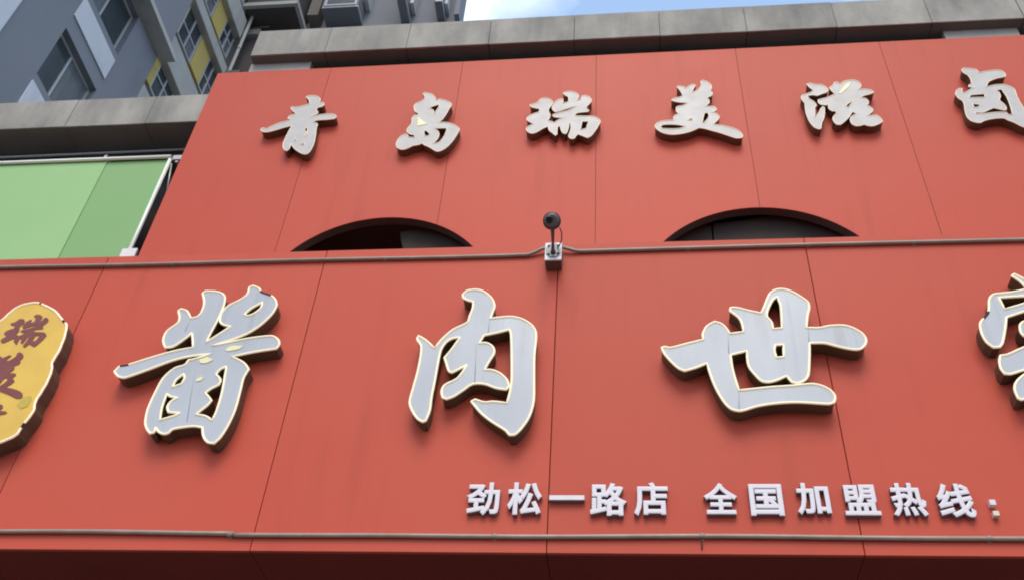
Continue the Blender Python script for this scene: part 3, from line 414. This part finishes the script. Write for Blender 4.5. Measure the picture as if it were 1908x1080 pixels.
# stair and balcony bay, wall set back, slab edges flush with the wing
bxo('bay_wall', MT['t_taupe'], tw, XB - 0.6, XB - 0.10, 13.552, 17.5, 0.2, 42)
for z0, z1 in ((17.7, 18.6), (20.35, 21.30), (22.76, 23.71), (25.54, 25.97), (27.52, 28.42), (30.25, 31.3), (33.2, 34.1), (36, 36.9)):
    bxo('slab_edge', MT['t_slab'], tw, XB - 0.10, XW, 13.554 if z0 < 22 or z0 > 23 else 13.73, 16.36, z0, z1, 0.01)
for k, sill in enumerate((21.79, 24.22, 26.47, 28.95, 31.9, 34.7)):
    top = sill + 1.45
    for a0, a1 in ((14.0, 14.98), (15.69, 16.40)):
        window('x', a0, a1, sill, top, XB - 0.10, 1, mull=((a0 + a1) / 2,), trans=(sill + 0.62,), fr=0.05, panes=('glass', 'glass', 'curtain', 'glass'), parent=tw)
    for a0, a1 in ((13.556, 13.99), (15.0, 15.67)):
        bxo('ochre_panel', MT['t_yellow'], tw, XB - 0.10, XB - 0.03, a0, a1, sill, top)
bm = bmesh.new(); tube(bm, [(XW + 0.06, 16.42, 3), (XW + 0.06, 16.42, 42)], 0.05, 10)
for z in range(6, 42, 3): tube(bm, [(XW + 0.06, 16.42, z), (XW + 0.06, 16.42, z + 0.12)], 0.06, 10)
obj('drainpipe', bm, MT['t_slab'], tw)
# rear block facing the street
bxo('rear_wall', MT['t_grey'], tw, -12.4, -4.99, YR, YR + 0.4, 0.2, 42)
bxo('rear_body', MT['t_grey'], tw, -12.4, -6.95, YR + 0.402, YR + 6, 0.2, 42)
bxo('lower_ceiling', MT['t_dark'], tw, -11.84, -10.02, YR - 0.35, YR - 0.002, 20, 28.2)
bxo('balcony_slab', MT['t_slab'], tw, -11.85, -11.2, YR - 0.5, YR - 0.002, 28.24, 28.54)
bm = bmesh.new(); tube(bm, [(-11.85, YR - 0.40, 28.78), (-11.0, YR - 0.40, 28.78)], 0.022, 6)
tube(bm, [(-11.85, YR - 0.40, 29.6), (-11.0, YR - 0.40, 29.6)], 0.022, 6)
obj('handrail', bm, MT['frame'], tw)
for k in range(8):
    bm = bmesh.new(); tube(bm, [(-11.8 + k * 0.1, YR - 0.40, 28.55), (-11.8 + k * 0.1, YR - 0.40, 29.6)], 0.012, 5)
    obj('baluster', bm, MT['frame_dark'], tw)
# balcony seen from below: dark underside with a pale rim
bb = 28.75
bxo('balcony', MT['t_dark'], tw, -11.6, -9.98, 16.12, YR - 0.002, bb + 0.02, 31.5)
bxo('balcony_rim', MT['t_slab'], tw, -11.62, -9.86, 16.0, 16.118, bb - 0.02, bb + 0.16)
bxo('balcony_rim', MT['t_slab'], tw, -9.978, -9.86, 16.12, YR - 0.002, bb - 0.02, bb + 0.16)
bxo('balcony_side', MT['t_taupe'], tw, -9.858, -9.50, 16.75, YR - 0.002, bb + 0.5, 40)
def bay(x0, x1, z, y, rim=True):
    bxo('bay_box', MT['t_grey'], tw, x0, x1, y, YR - 0.002, z, 40)
    if rim:
        bxo('bay_rim', MT['frame'], tw, x0 + 0.04, x1 + 0.012, y - 0.03, y - 0.002, z - 0.005, z + 0.06)
        bxo('bay_rim', MT['frame'], tw, x1 + 0.002, x1 + 0.03, y, YR - 0.002, z - 0.005, z + 0.06)
bay(-9.32, -8.16, 29.21, 16.53)
window('y', -9.24, -8.2, 29.28, 31.2, 16.53 - 0.002, -1, fr=0.06, panes='curtain', parent=tw)
bay(-6.86, -6.60, 29.18, 16.35)
bay(-5.70, -5.47, 29.2, 16.5)
bay(-5.13, -4.98, 29.1, 16.9, False)
for x0, x1, z in ((-8.14, -8.0, 29.98), (-6.58, -6.46, 29.64), (-5.45, -5.36, 29.5)):
    bxo('pale_fin', MT['t_white'], tw, x0, x1, 16.75, YR - 0.002, z, z + 1.9)

# ------------------------------------------------------------------ left neighbour with its stone cornice
nb = root('neighbour_building', 'low dark building with a grey stone cornice, behind the green signboard', 'building', (-8.0, 6.6, 0.13))
bxo('wall', MT['wall'], nb, -13.0, -4.18, 6.42, 9.5, 0.13, 9.7)
YN, sx = 5.80, (-9.02, -8.155, -7.28, -6.42, -5.545, -4.702, -4.13)
for a, b in zip(sx, sx[1:]):
    bxo('stone_slab', MT['stone'], nb, a + 0.0017, b - 0.0017, YN + random.uniform(-0.003, 0.003), 5.82, 9.347, 9.79, 0.004)
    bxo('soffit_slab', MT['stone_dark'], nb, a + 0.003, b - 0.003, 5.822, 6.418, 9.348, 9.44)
bxo('cornice_core', MT['wall'], nb, -9.0, -4.14, 5.822, 6.416, 9.444, 9.775)
bm = bmesh.new(); tube(bm, [(-9.0, 6.12, 9.305), (-6.2, 6.12, 9.30), (-4.2, 6.12, 9.315)], 0.013, 8)
tag(obj('wire_conduit', bm, MT['t_white']), 'thin grey conduit running along the wall just under the left stone cornice', 'conduit')

# green signboard
gb = root('green_signboard', 'two-tone green signboard in a white tube frame, left of the red sign', 'signboard', (-5.6, 5.95, 7.0))
bxo('sheet', MT['green1'], gb, -8.2, -5.02, 5.956, 5.962, 6.9, 8.965)['label'] = 'lighter green overlapping sheet'
bxo('sheet', MT['green2'], gb, -5.10, -4.375, 5.964, 5.970, 6.9, 8.965)['label'] = 'darker green sheet'
bm = bmesh.new(); tube(bm, [(-8.2, 5.94, 8.985), (-4.36, 5.94, 8.985)], 0.018, 10)
obj('frame_tube', bm, MT['pipe_white'], gb)
bm = bmesh.new(); tube(bm, [(-4.36, 5.94, 8.94), (-4.355, 5.94, 6.95)], 0.019, 10)
obj('frame_tube', bm, MT['pipe_white'], gb)
bxo('corner_bracket', MT['galv'], gb, -4.335, -4.18, 5.93, 5.97, 8.93, 8.99)
bxo('corner_bracket', MT['galv'], gb, -4.30, -4.27, 5.94, 6.418, 8.90, 8.925)
bxo('foot_bracket', MT['plastic_white'], gb, -4.41, -4.27, 5.91, 5.936, 7.56, 7.69)
for x in (-5.06, -6.8):
    bxo('hanger', MT['galv'], gb, x - 0.015, x + 0.015, 5.95, 6.418, 9.0, 9.06)
bm = bmesh.new(); tube(bm, [(-4.34, 5.96, 8.9), (-4.325, 6.02, 8.66), (-4.33, 6.1, 8.48)], 0.010, 6)
obj('brace', bm, MT['galv'], gb)
for z in (7.2, 8.1):
    bxo('back_rail', MT['galv'], gb, -8.2, -4.40, 5.972, 6.0, z, z + 0.03)

# ------------------------------------------------------------------ shop building behind the red fascias
sb = root('shop_building', 'shop building topped by a stained grey stone cornice above the red sign', 'building', (0.5, 6.6, 0.13))
bxo('wall', MT['wall'], sb, -4.12, 7.4, 6.62, 9.5, 0.13, 10.45)
bxo('side_pier', MT['wall'], sb, -4.12, -3.95, 5.84, 6.618, 0.13, 10.25)
YC, ZC = 5.68, 10.256
sx = [x * 1.0143 for x in (-3.745, -2.968, -2.13, -1.297, -0.447, 0.392, 1.223, 2.067, 2.942, 3.77, 4.6, 5.45, 6.3)]
for a, b in zip(sx, sx[1:]):
    bxo('stone_slab', MT['stone'], sb, a + 0.0017, b - 0.0017, YC + random.uniform(-0.004, 0.004), 5.70, ZC, 10.703 + random.uniform(-0.003, 0.003), 0.004)
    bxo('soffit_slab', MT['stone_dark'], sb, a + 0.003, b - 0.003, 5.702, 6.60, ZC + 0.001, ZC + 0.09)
bxo('cornice_core', MT['wall'], sb, sx[0] + 0.01, sx[-1], 5.702, 6.60, ZC + 0.094, 10.69)
for a, b in ((-3.82, -3.17), (3.10, 3.78)):
    bxo('pilaster_cap', MT['cap_stone'], sb, a, b, 5.786, 6.615, 10.10, ZC + 0.002, 0.003)
bxo('shop_front', MT['cavity'], sb, -4.1, 7.3, 5.3, 5.4, 0.13, 3.7)

# ------------------------------------------------------------------ upper red fascia with two arched openings
YU = 5.76
uf = root('upper_sign_fascia', 'upper red panel fascia with two arched openings under the stone cornice', 'shop sign', (0.5, YU, 5.7), 'red sign fascias')
ARCH = ((-2.012, 6.855, 0.975), (1.08, 6.840, 0.975))
seams = (-4.128, -2.922, -1.566, -0.233, 1.115, 2.467, 3.815, 5.16, 6.5)
ZT, ZB = 10.088, 5.70
for a, b in zip(seams, seams[1:]):
    a2, b2 = a + 0.002, b - 0.002
    bot = []
    xs = set([a2, b2]); 
    for xc, zc, rr in ARCH:
        for i in range(49):
            x = xc - rr * math.cos(math.pi * i / 48)
            if a2 < x < b2: xs.add(x)
    def zb(x):
        for xc, zc, rr in ARCH:
            if abs(x - xc) <= rr + 1e-9: return zc + math.sqrt(max(0, rr * rr - (x - xc) ** 2))
        return ZB
    xs = sorted(xs)
    prev = None
    for x in xs:
        z = zb(x)
        for xc, zc, rr in ARCH:
            if abs(abs(x - xc) - rr) < 1e-6:      # jamb: step between the panel foot and the spring line
                seq = [(x, ZB), (x, zc)] if x < xc else [(x, zc), (x, ZB)]
                if x == a2: seq = seq[-1:]
                bot += seq; break
        else: bot.append((x, z))
    ring = bot + [(b2, ZT), (a2, ZT)]
    bm = bmesh.new(); prism(bm, [ring], XZ, YU, YU + 0.006)
    obj('panel', bm, MT['red'], uf)
for b in seams[1:-1]:
    zlo = ZB
    for xc, zc, rr in ARCH:
        if abs(b - xc) < rr: zlo = zc + math.sqrt(rr * rr - (b - xc) ** 2) + 0.005
    bxo('joint_strip', MT['joint'], uf, b - 0.02, b + 0.02, YU + 0.007, YU + 0.012, zlo, ZT - 0.002)
for xc, zc, rr in ARCH:
    bm = bmesh.new()
    n = 40
    A = [[bm.verts.new((xc - (rr + e) * math.cos(math.pi * i / n), y, zc + (rr + e) * math.sin(math.pi * i / n))) for i in range(n + 1)] for e, y in ((0.0005, YU + 0.0075), (0.0005, YU + 0.085), (0.03, YU + 0.085), (0.03, YU + 0.0075))]
    for q in range(4):
        for i in range(n): bm.faces.new([A[q][i], A[q][i + 1], A[(q + 1) % 4][i + 1], A[(q + 1) % 4][i]])
    obj('arch_lining', bm, MT['cavity'], uf)
    bm = bmesh.new(); box(bm, xc - 1.25, xc + 1.25, 6.585, 6.61, 5.8, 8.3); box(bm, xc - 1.25, xc + 1.25, YU + 0.12, 6.58, 8.2, 8.24)
    box(bm, xc - 1.29, xc - 1.252, YU + 0.12, 6.58, 5.8, 8.19); box(bm, xc + 1.252, xc + 1.29, YU + 0.12, 6.58, 5.8, 8.19)
    obj('arch_cavity', bm, MT['cavity'], uf)
bxo('top_capping', MT['red'], uf, seams[0], seams[-1], YU + 0.008, YU + 0.02, ZT - 0.03, ZT - 0.001)
bxo('edge_return', MT['red'], uf, seams[0], seams[0] + 0.003, YU + 0.007, 5.835, ZB, ZT - 0.002)
bm = bmesh.new(); prism(bm, [[(-1.86, 6.3), (-1.0, 6.3), (-1.0, 7.80), (-1.40, 7.86), (-1.60, 7.845), (-1.718, 7.826), (-1.80, 7.803), (-1.86, 7.80), (-1.918, 7.79), (-1.90, 7.70), (-1.865, 7.58)]], XZ, 5.90, 5.92)
tag(obj('grey_board', bm, MT['board']), 'ragged grey board standing inside the left arched opening', 'board', 'boards inside the arched openings')
bm = bmesh.new(); prism(bm, [[(0.735, 6.3), (2.1, 6.3), (2.1, 7.87), (1.326, 7.869), (1.24, 7.850), (1.133, 7.842), (1.00, 7.812), (0.908, 7.802), (0.747, 7.783), (0.735, 7.70)]], XZ, 5.90, 5.92)
tag(obj('grey_board', bm, MT['board']), 'wide grey board filling most of the right arched opening', 'board', 'boards inside the arched openings')
bm = bmesh.new(); prism(bm, [[(0.05, 6.3), (0.722, 6.3), (0.722, 7.76), (0.66, 7.785), (0.5, 7.80), (0.05, 7.80)]], XZ, 5.905, 5.925)
tag(obj('grey_board', bm, MT['board']), 'narrow grey board at the left end of the right arched opening', 'board', 'boards inside the arched openings')

# ------------------------------------------------------------------ lower red fascia (projects 1.8 m over the shop front)
YL = 4.0
lf = root('lower_sign_fascia', 'lower red panel fascia box carrying the large letters over the shop front', 'shop sign', (0, YL, 3.745), 'red sign fascias')
seams = (-5.75, -4.40, -3.048, -1.713, -0.367, 0.983, 2.333, 3.68)
Z0, Z1 = 3.745, 5.658
for a, b in zip(seams, seams[1:]):
    jy = random.uniform(0, 0.0022)               # sheets never sit perfectly flush
    bxo('panel', MT['red'], lf, a + 0.002, b - 0.002, YL + jy, YL + 0.022, Z0, Z1, 0.0015)
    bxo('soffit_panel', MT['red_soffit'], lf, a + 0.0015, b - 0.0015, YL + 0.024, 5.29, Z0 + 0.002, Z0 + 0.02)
    bxo('top_panel', MT['red'], lf, a + 0.003, b - 0.003, YL + 0.024, YU - 0.004, Z1 - 0.025, Z1 - 0.004)
for b in seams[1:-1]:
    bxo('joint_strip', MT['joint'], lf, b - 0.02, b + 0.02, YL + 0.023, YL + 0.03, Z0 + 0.022, Z1 - 0.028)
    bxo('joint_strip', MT['joint'], lf, b - 0.02, b + 0.02, YL + 0.04, 5.28, Z0 + 0.021, Z0 + 0.028)

# ------------------------------------------------------------------ conduits on the lower fascia
def pipe_run(name, label, segs, rad, clips):
    t = root(name, label, 'conduit', (segs[0][0][0], YL, segs[0][0][2]), 'conduits on the red fascia')
    for s in segs:
        bm = bmesh.new(); tube(bm, s, rad, 12); obj('pipe', bm, MT['conduit'], t)
    for x, z in clips:
        bm = bmesh.new(); tube(bm, [(x - 0.011, YL - rad, z), (x + 0.011, YL - rad, z)], rad + 0.0015, 12)
        box(bm, x - 0.008, x + 0.008, YL - 0.003, YL - 0.0005, z - rad - 0.007, z + rad + 0.007)
        obj('clip', bm, MT['conduit'], t)
    return t
yb = YL - 0.0125
lz = lambda x: 5.573 + 0.004 * math.sin(x * 1.3) + 0.003 * math.sin(x * 3.1 + 1)
rz = lambda x: 5.588 + 0.003 * math.sin(x * 1.7) 
L1 = [(x / 10, yb, lz(x / 10)) for x in range(-57, -5)] + [(-0.535, yb, lz(-0.52)), (-0.50, yb - 0.004, 5.582), (-0.46, yb - 0.010, 5.602), (-0.425, yb - 0.014, 5.612)]
L2 = [(-0.352, yb - 0.014, 5.612), (-0.315, yb - 0.010, 5.60), (-0.275, yb - 0.003, 5.589), (-0.25, yb, 5.587)] + [(x / 10, yb, rz(x / 10)) for x in range(-2, 37)]
pipe_run('conduit', 'upper left grey conduit ending at the security camera box', [L1], 0.0105, [(-5.1, lz(-5.1)), (-3.9, lz(-3.9)), (-2.62, lz(-2.62)), (-1.35, lz(-1.35))])
pipe_run('conduit', 'upper right grey conduit leaving the security camera box', [L2], 0.0105, [(0.35, rz(.35)), (1.55, rz(1.55)), (2.8, rz(2.8))])
bz = lambda x: 3.822 + 0.003 * math.sin(x * 1.9 + 0.4) + 0.002 * math.sin(x * 4.3)
pipe_run('conduit', 'long grey conduit along the bottom edge of the lower red fascia',
         [[(x / 10, yb, bz(x / 10) + 0.004) for x in range(-57, -17)], [(x / 10, yb + 0.001, bz(x / 10) - 0.002) for x in range(-18, 37)]],
         0.0105, [(-4.6, bz(-4.6)), (-3.3, bz(-3.3)), (-1.82, bz(-1.82)), (-0.6, bz(-.6)), (0.31, bz(.31)), (1.5, bz(1.5)), (2.7, bz(2.7))])
bm = bmesh.new(); tube(bm, [(0.305, yb, 3.808), (0.307, yb + 0.005, 3.785), (0.304, yb + 0.008, 3.765)], 0.003, 6)
tag(obj('wire_end', bm, MT['burnt']), 'short dark wire end hanging from the bottom conduit', 'wire')

# ------------------------------------------------------------------ security camera
sc_ = root('security_camera', 'dark round security camera on a white junction box between the two arches', 'security camera', (-0.388, YL, 5.52))
bx0, bx1, bz0, bz1, by = -0.434, -0.343, 5.454, 5.588, 3.915
bm = bmesh.new(); box(bm, bx0, bx1, by + 0.012, YL - 0.0005, bz0 + 0.002, bz1 - 0.002, 0.004); obj('junction_box', bm, MT['box_dark'], sc_)
bm = bmesh.new(); box(bm, bx0 - 0.001, bx1 + 0.001, by, by + 0.011, bz0, bz1, 0.003); obj('box_lid', bm, MT['plastic_white'], sc_)
bm = bmesh.new(); cx, cz = -0.388, 5.522
ring = [(cx + 0.043 * math.cos(2*math.pi*(i+.5)/8), cz + 0.054 * math.sin(2*math.pi*(i+.5)/8)) for i in range(8)]
prism(bm, [ring], XZ, by - 0.008, by - 0.0005); obj('mounting_plate', bm, MT['plate'], sc_)
for sxx, szz in ((-0.026, 0.03), (0.026, 0.03), (-0.024, -0.034), (0.026, -0.03)):
    bm = bmesh.new(); tube(bm, [(cx + sxx, by - 0.013, cz + szz), (cx + sxx, by - 0.008, cz + szz)], 0.006, 8); obj('screw', bm, MT['burnt'], sc_)
bm = bmesh.new()
tube(bm, [(cx, by - 0.008, cz - 0.02), (cx, by - 0.03, cz - 0.018), (cx + 0.002, by - 0.07, cz), (cx + 0.004, by - 0.12, cz + 0.015), (cx + 0.004, 3.765, cz + 0.022)], [0.016, 0.010, 0.0075, 0.010, 0.012], 10)
obj('arm', bm, MT['cam_dark'], sc_)
bm = bmesh.new()
hc = Vector((-0.384, 3.735, 5.566)); ax = (Vector((-0.35, 0.0, 2.6)) - hc).normalized()
prof = [(-0.055, 0.004), (-0.05, 0.022), (-0.036, 0.036), (-0.012, 0.0455), (0.012, 0.049), (0.032, 0.046), (0.044, 0.038), (0.051, 0.028)]
tube(bm, [hc + ax * a for a, _ in prof], [r for _, r in prof], 24)
obj('head', bm, MT['cam_dark'], sc_)
bm = bmesh.new(); u_ = ax.cross(Vector((0, 0, 1))).normalized(); v_ = ax.cross(u_)
lc = hc + ax * 0.050 + u_ * 0.012 + v_ * -0.004
tube(bm, [lc, lc + ax * 0.004, lc + ax * 0.008], [0.021, 0.021, 0.016], 18); obj('lens', bm, MT['lens'], sc_)
bm = bmesh.new(); rr = [hc + ax * 0.034 + u_ * (0.0455 * math.cos(2*math.pi*i/24)) + v_ * (0.0455 * math.sin(2*math.pi*i/24)) for i in range(25)]
tube(bm, rr, 0.0025, 6, False); obj('bezel', bm, MT['lens'], sc_)
bm = bmesh.new(); tube(bm, [(-0.345, 3.77, 5.555), (-0.336, 3.80, 5.545), (-0.338, 3.84, 5.53), (-0.352, 3.88, 5.528), (-0.366, by - 0.008, 5.535)], 0.0035, 6); obj('cable', bm, MT['cam_dark'], sc_)

# ------------------------------------------------------------------ letters
def channel_letter(key, char, label, wall, depth, face_m, trim_m, rad, group, dead=(), patches=None, side_m='bronze', name='sign_letter', cat='sign letter'):
    polys = [[smooth_ring(r) for r in rings] for rings in GL[key]]
    if key == 'plaque':                          # hand-cut wavy rim
        rr = polys[0][0]; rr = smooth_ring(rr, 2)
        polys[0][0] = [(x + 0.003 * math.sin(i * 0.37) + 0.0008 * math.sin(i * 1.3), z + 0.003 * math.cos(i * 0.29)) for i, (x, z) in enumerate(rr)]
    allp = [p for rings in polys for p in rings[0]]
    cx = sum(p[0] for p in allp) / len(allp); zmin = min(p[1] for p in allp)
    t = root(name, label, cat, (cx, wall, zmin), group)
    yf = wall - depth
    bm = bmesh.new()
    for rings in polys: prism(bm, rings, XZ, yf + 0.004, wall - 0.0005, cap0=False, cap1=False)
    obj('return', bm, MT[side_m], t)
    bm = bmesh.new()
    for rings in polys: prism(bm, rings, XZ, yf + 0.002, yf + 0.006)
    obj('face', bm, MT[face_m], t)
    bm = bmesh.new(); bd = bmesh.new()
    def near(p, r=0.016): return any((p[0]-q[0])**2 + (p[1]-q[1])**2 < r*r for q in dead)
    for rings in polys:
        for r in rings:
            bead(bm, r, XZ, yf + 0.002, rad, keep=lambda i, j: not (near(r[i]) and near(r[j])))
            if dead: bead(bd, r, XZ, yf + 0.003, rad * 0.95, keep=lambda i, j: near(r[i]) and near(r[j]))
    for b_ in (bm, bd):
        loose = [v for v in b_.verts if not v.link_faces]
        bmesh.ops.delete(b_, geom=loose, context='VERTS')
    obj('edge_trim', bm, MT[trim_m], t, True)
    if dead and len(bd.faces): obj('burnt_trim', bd, MT['burnt'], t, True)
    else: bd.free()
    for rings in (GL[patches] if patches else ()):
        bm = bmesh.new(); prism(bm, [smooth_ring(rings[0])], XZ, yf - 0.0015, yf + 0.0015); obj('peeled_glow_spot', bm, MT['patch'], t)
    return t
def sheet_seam(t, pts, wd=0.0016, yf=YL - 0.085):
    bm = bmesh.new(); tube(bm, [(x, yf + 0.0015, z) for x, z in pts], wd, 4); obj('sheet_seam', bm, MT['seam'], t)
gL = 'large channel letters on the lower red fascia'
gU = 'smaller channel letters on the upper red fascia'
dead_j = [p for r in GL['dead_jiang'][0] for p in r]
t = channel_letter('jiang', '酱', 'large white channel letter 酱 with a scorched patch in its cream trim', YL, 0.085, 'acrylic', 'trim', 0.0062, gL, dead_j, 'patch_jiang')
for p in [[(-2.345, 5.077), (-2.352, 4.99)], [(-2.232, 4.8), (-2.17, 4.4)]]: sheet_seam(t, p)
t = channel_letter('rou', '肉', 'large white channel letter 肉 with cream trim, below the security camera', YL, 0.085, 'acrylic', 'trim', 0.0062, gL)
for p in [[(-0.7615, 4.87), (-0.7485, 4.62)], [(-0.707, 5.035), (-0.7055, 4.94)]]: sheet_seam(t, p)
t = channel_letter('shi', '世', 'large white channel letter 世 with cream trim, above the hotline lettering', YL, 0.085, 'acrylic', 'trim', 0.0062, gL)
for p in [[(0.5065, 4.9), (0.499, 4.782)], [(0.526, 4.547), (0.518, 4.447)], [(0.9, 4.93), (0.892, 4.848)]]: sheet_seam(t, p)
dead_h = [p for r in GL['dead_jia'][0] + GL['dead_jia'][1 if len(GL['dead_jia']) > 1 else 0] for p in r]
channel_letter('jia', '家', 'large white channel letter cut off by the right edge of the photo', YL, 0.085, 'acrylic', 'trim', 0.0062, gL, dead_h)
for key, char, extra, pt in (('qing', '青', 'leftmost on the upper red fascia', None), ('dao', '岛', 'with a peeled spot painted as yellow LED glow, above the left arch', 'patch_dao'),
                             ('rui', '瑞', 'on the upper red fascia above the security camera', None), ('mei', '美', 'with a sweeping tail, above the right arch', None),
                             ('zi', '滋', 'with a peeled streak painted as pale yellow LED glow near its top', 'patch_zi'), ('lu', '卤', 'last at the right edge of the upper fascia', None)):
    channel_letter(key, char, 'smaller off-white channel letter %s %s' % (char, extra), YU, 0.085, 'acrylic_up', 'trim_up', 0.0046, gU, (), pt)
dead_p = [p for r in GL['dead_plaque'][0] for p in r]
pl = channel_letter('plaque', '', 'gold irregular plaque with maroon brush characters at the left edge', YL, 0.10, 'gold', 'trim', 0.0066, None, dead_p, None, 'bronze', 'sign_plaque', 'plaque')
def on_plaque(key, cx, cz, w, h, shear=0.0):
    allp = [p for rings in GL[key] for p in rings[0]]
    x0, x1 = min(p[0] for p in allp), max(p[0] for p in allp); z0, z1 = min(p[1] for p in allp), max(p[1] for p in allp)
    f = lambda p: (cx + ((p[0] - x0) / (x1 - x0) - 0.5) * w + shear * ((p[1] - z0) / (z1 - z0) - 0.5), cz + ((p[1] - z0) / (z1 - z0) - 0.5) * h)
    bm = bmesh.new()
    for rings in GL[key]: prism(bm, [smooth_ring([f(p) for p in r]) for r in rings], XZ, YL - 0.1005, YL - 0.096)
    obj('painted_character', bm, MT['maroon'], pl)
on_plaque('rui', -3.250, 5.000, 0.255, 0.235)
on_plaque('mei', -3.275, 4.695, 0.37, 0.31)
on_plaque('zi', -3.262, 4.405, 0.26, 0.20)
bm = bmesh.new(); prism(bm, [smooth_ring([(-3.085, 4.545), (-3.05, 4.56), (-3.035, 4.535), (-3.04, 4.49), (-3.07, 4.475), (-3.10, 4.50)])], XZ, YL - 0.1003, YL - 0.096); obj('olive_spot', bm, MT['olive'], pl)

# small cut-out letters: 劲松一路店 全国加盟热线：
gS = 'small white cut-out letters under the large letters'
where = {'劲': 'first of the address row', '松': 'second of the address row', '一': 'single bar below the large 肉', '路': 'fourth of the address row', '店': 'last of the address row',
         '全': 'first of the hotline row', '国': 'second of the hotline row', '加': 'third of the hotline row', '盟': 'fourth of the hotline row', '热': 'fifth of the hotline row', '线': 'last of the hotline row, before the colon'}
for ch, (x0, x1, z0, z1) in SM.items():
    if ch in 'ab': continue
    cu = bpy.data.curves.new('small_letter', 'FONT')
    cu.body = ch; cu.resolution_u = 3; cu.extrude = 0.1
    cu.bevel_depth = 0.007 if ch == '一' else 0.030; cu.bevel_resolution = 0      # the cut letters are bolder than the outline font
    tmp = bpy.data.objects.new('small_letter', cu); C.objects.link(tmp)
    dg = bpy.context.evaluated_depsgraph_get(); dg.update()
    me = bpy.data.meshes.new_from_object(tmp.evaluated_get(dg))
    bpy.data.objects.remove(tmp)
    xs = [v.co.x for v in me.vertices]; ys = [v.co.y for v in me.vertices]
    ax0, ax1, ay0, ay1 = min(xs), max(xs), min(ys), max(ys)
    t = root('small_letter', 'small white cut-out letter %s, %s' % (ch, where[ch]), 'sign letter', ((x0 + x1) / 2, YL, z0), gS)
    dep = 0.028
    bm = bmesh.new(); bm.from_mesh(me); bm.normal_update()
    zr = {v: v.co.z for v in bm.verts}
    sel = lambda f: 'f' if all(zr[v] > 0.09 for v in f.verts) else ('b' if all(zr[v] < -0.09 for v in f.verts) else 's')
    cls = {f.index: sel(f) for f in bm.faces}
    for v in bm.verts:
        x = (v.co.x - ax0) / (ax1 - ax0) * (x1 - x0) + x0
        z = (v.co.y - ay0) / (ay1 - ay0) * (z1 - z0) + z0
        y = YL - dep if zr[v] > 0.105 else (YL - dep + 0.0015 if zr[v] > 0 else YL - 0.0005)
        v.co = Vector((x, y, z)) - Vector(t.location)
    side = bm.copy(); bm.faces.ensure_lookup_table(); side.faces.ensure_lookup_table()
    bmesh.ops.delete(bm, geom=[f for f in bm.faces if cls[f.index] != 'f'], context='FACES')
    bmesh.ops.delete(side, geom=[f for f in side.faces if cls[f.index] != 's'], context='FACES')
    for nm, b_, m_ in (('face', bm, 'white'), ('edge', side, 'letter_side')):
        mm = bpy.data.meshes.new(nm); b_.to_mesh(mm); b_.free(); mm.materials.clear(); mm.materials.append(MT[m_])
        for f in mm.polygons: f.material_index = 0; f.use_smooth = False
        o = bpy.data.objects.new(nm, mm); C.objects.link(o); o.parent = t
x0, x1, z0, z1 = SM['a']
t = root('small_letter', 'colon of two small square blocks ending the hotline row', 'sign letter', (1.552, YL, 3.92), gS)
bxo('dot', MT['white'], t, *SM['a'][:2], YL - 0.028, YL - 0.0005, *SM['a'][2:], 0.001)
bxo('dot', MT['cream'], t, *SM['b'][:2], YL - 0.028, YL - 0.0005, *SM['b'][2:], 0.001)['label'] = 'yellowed lower dot'
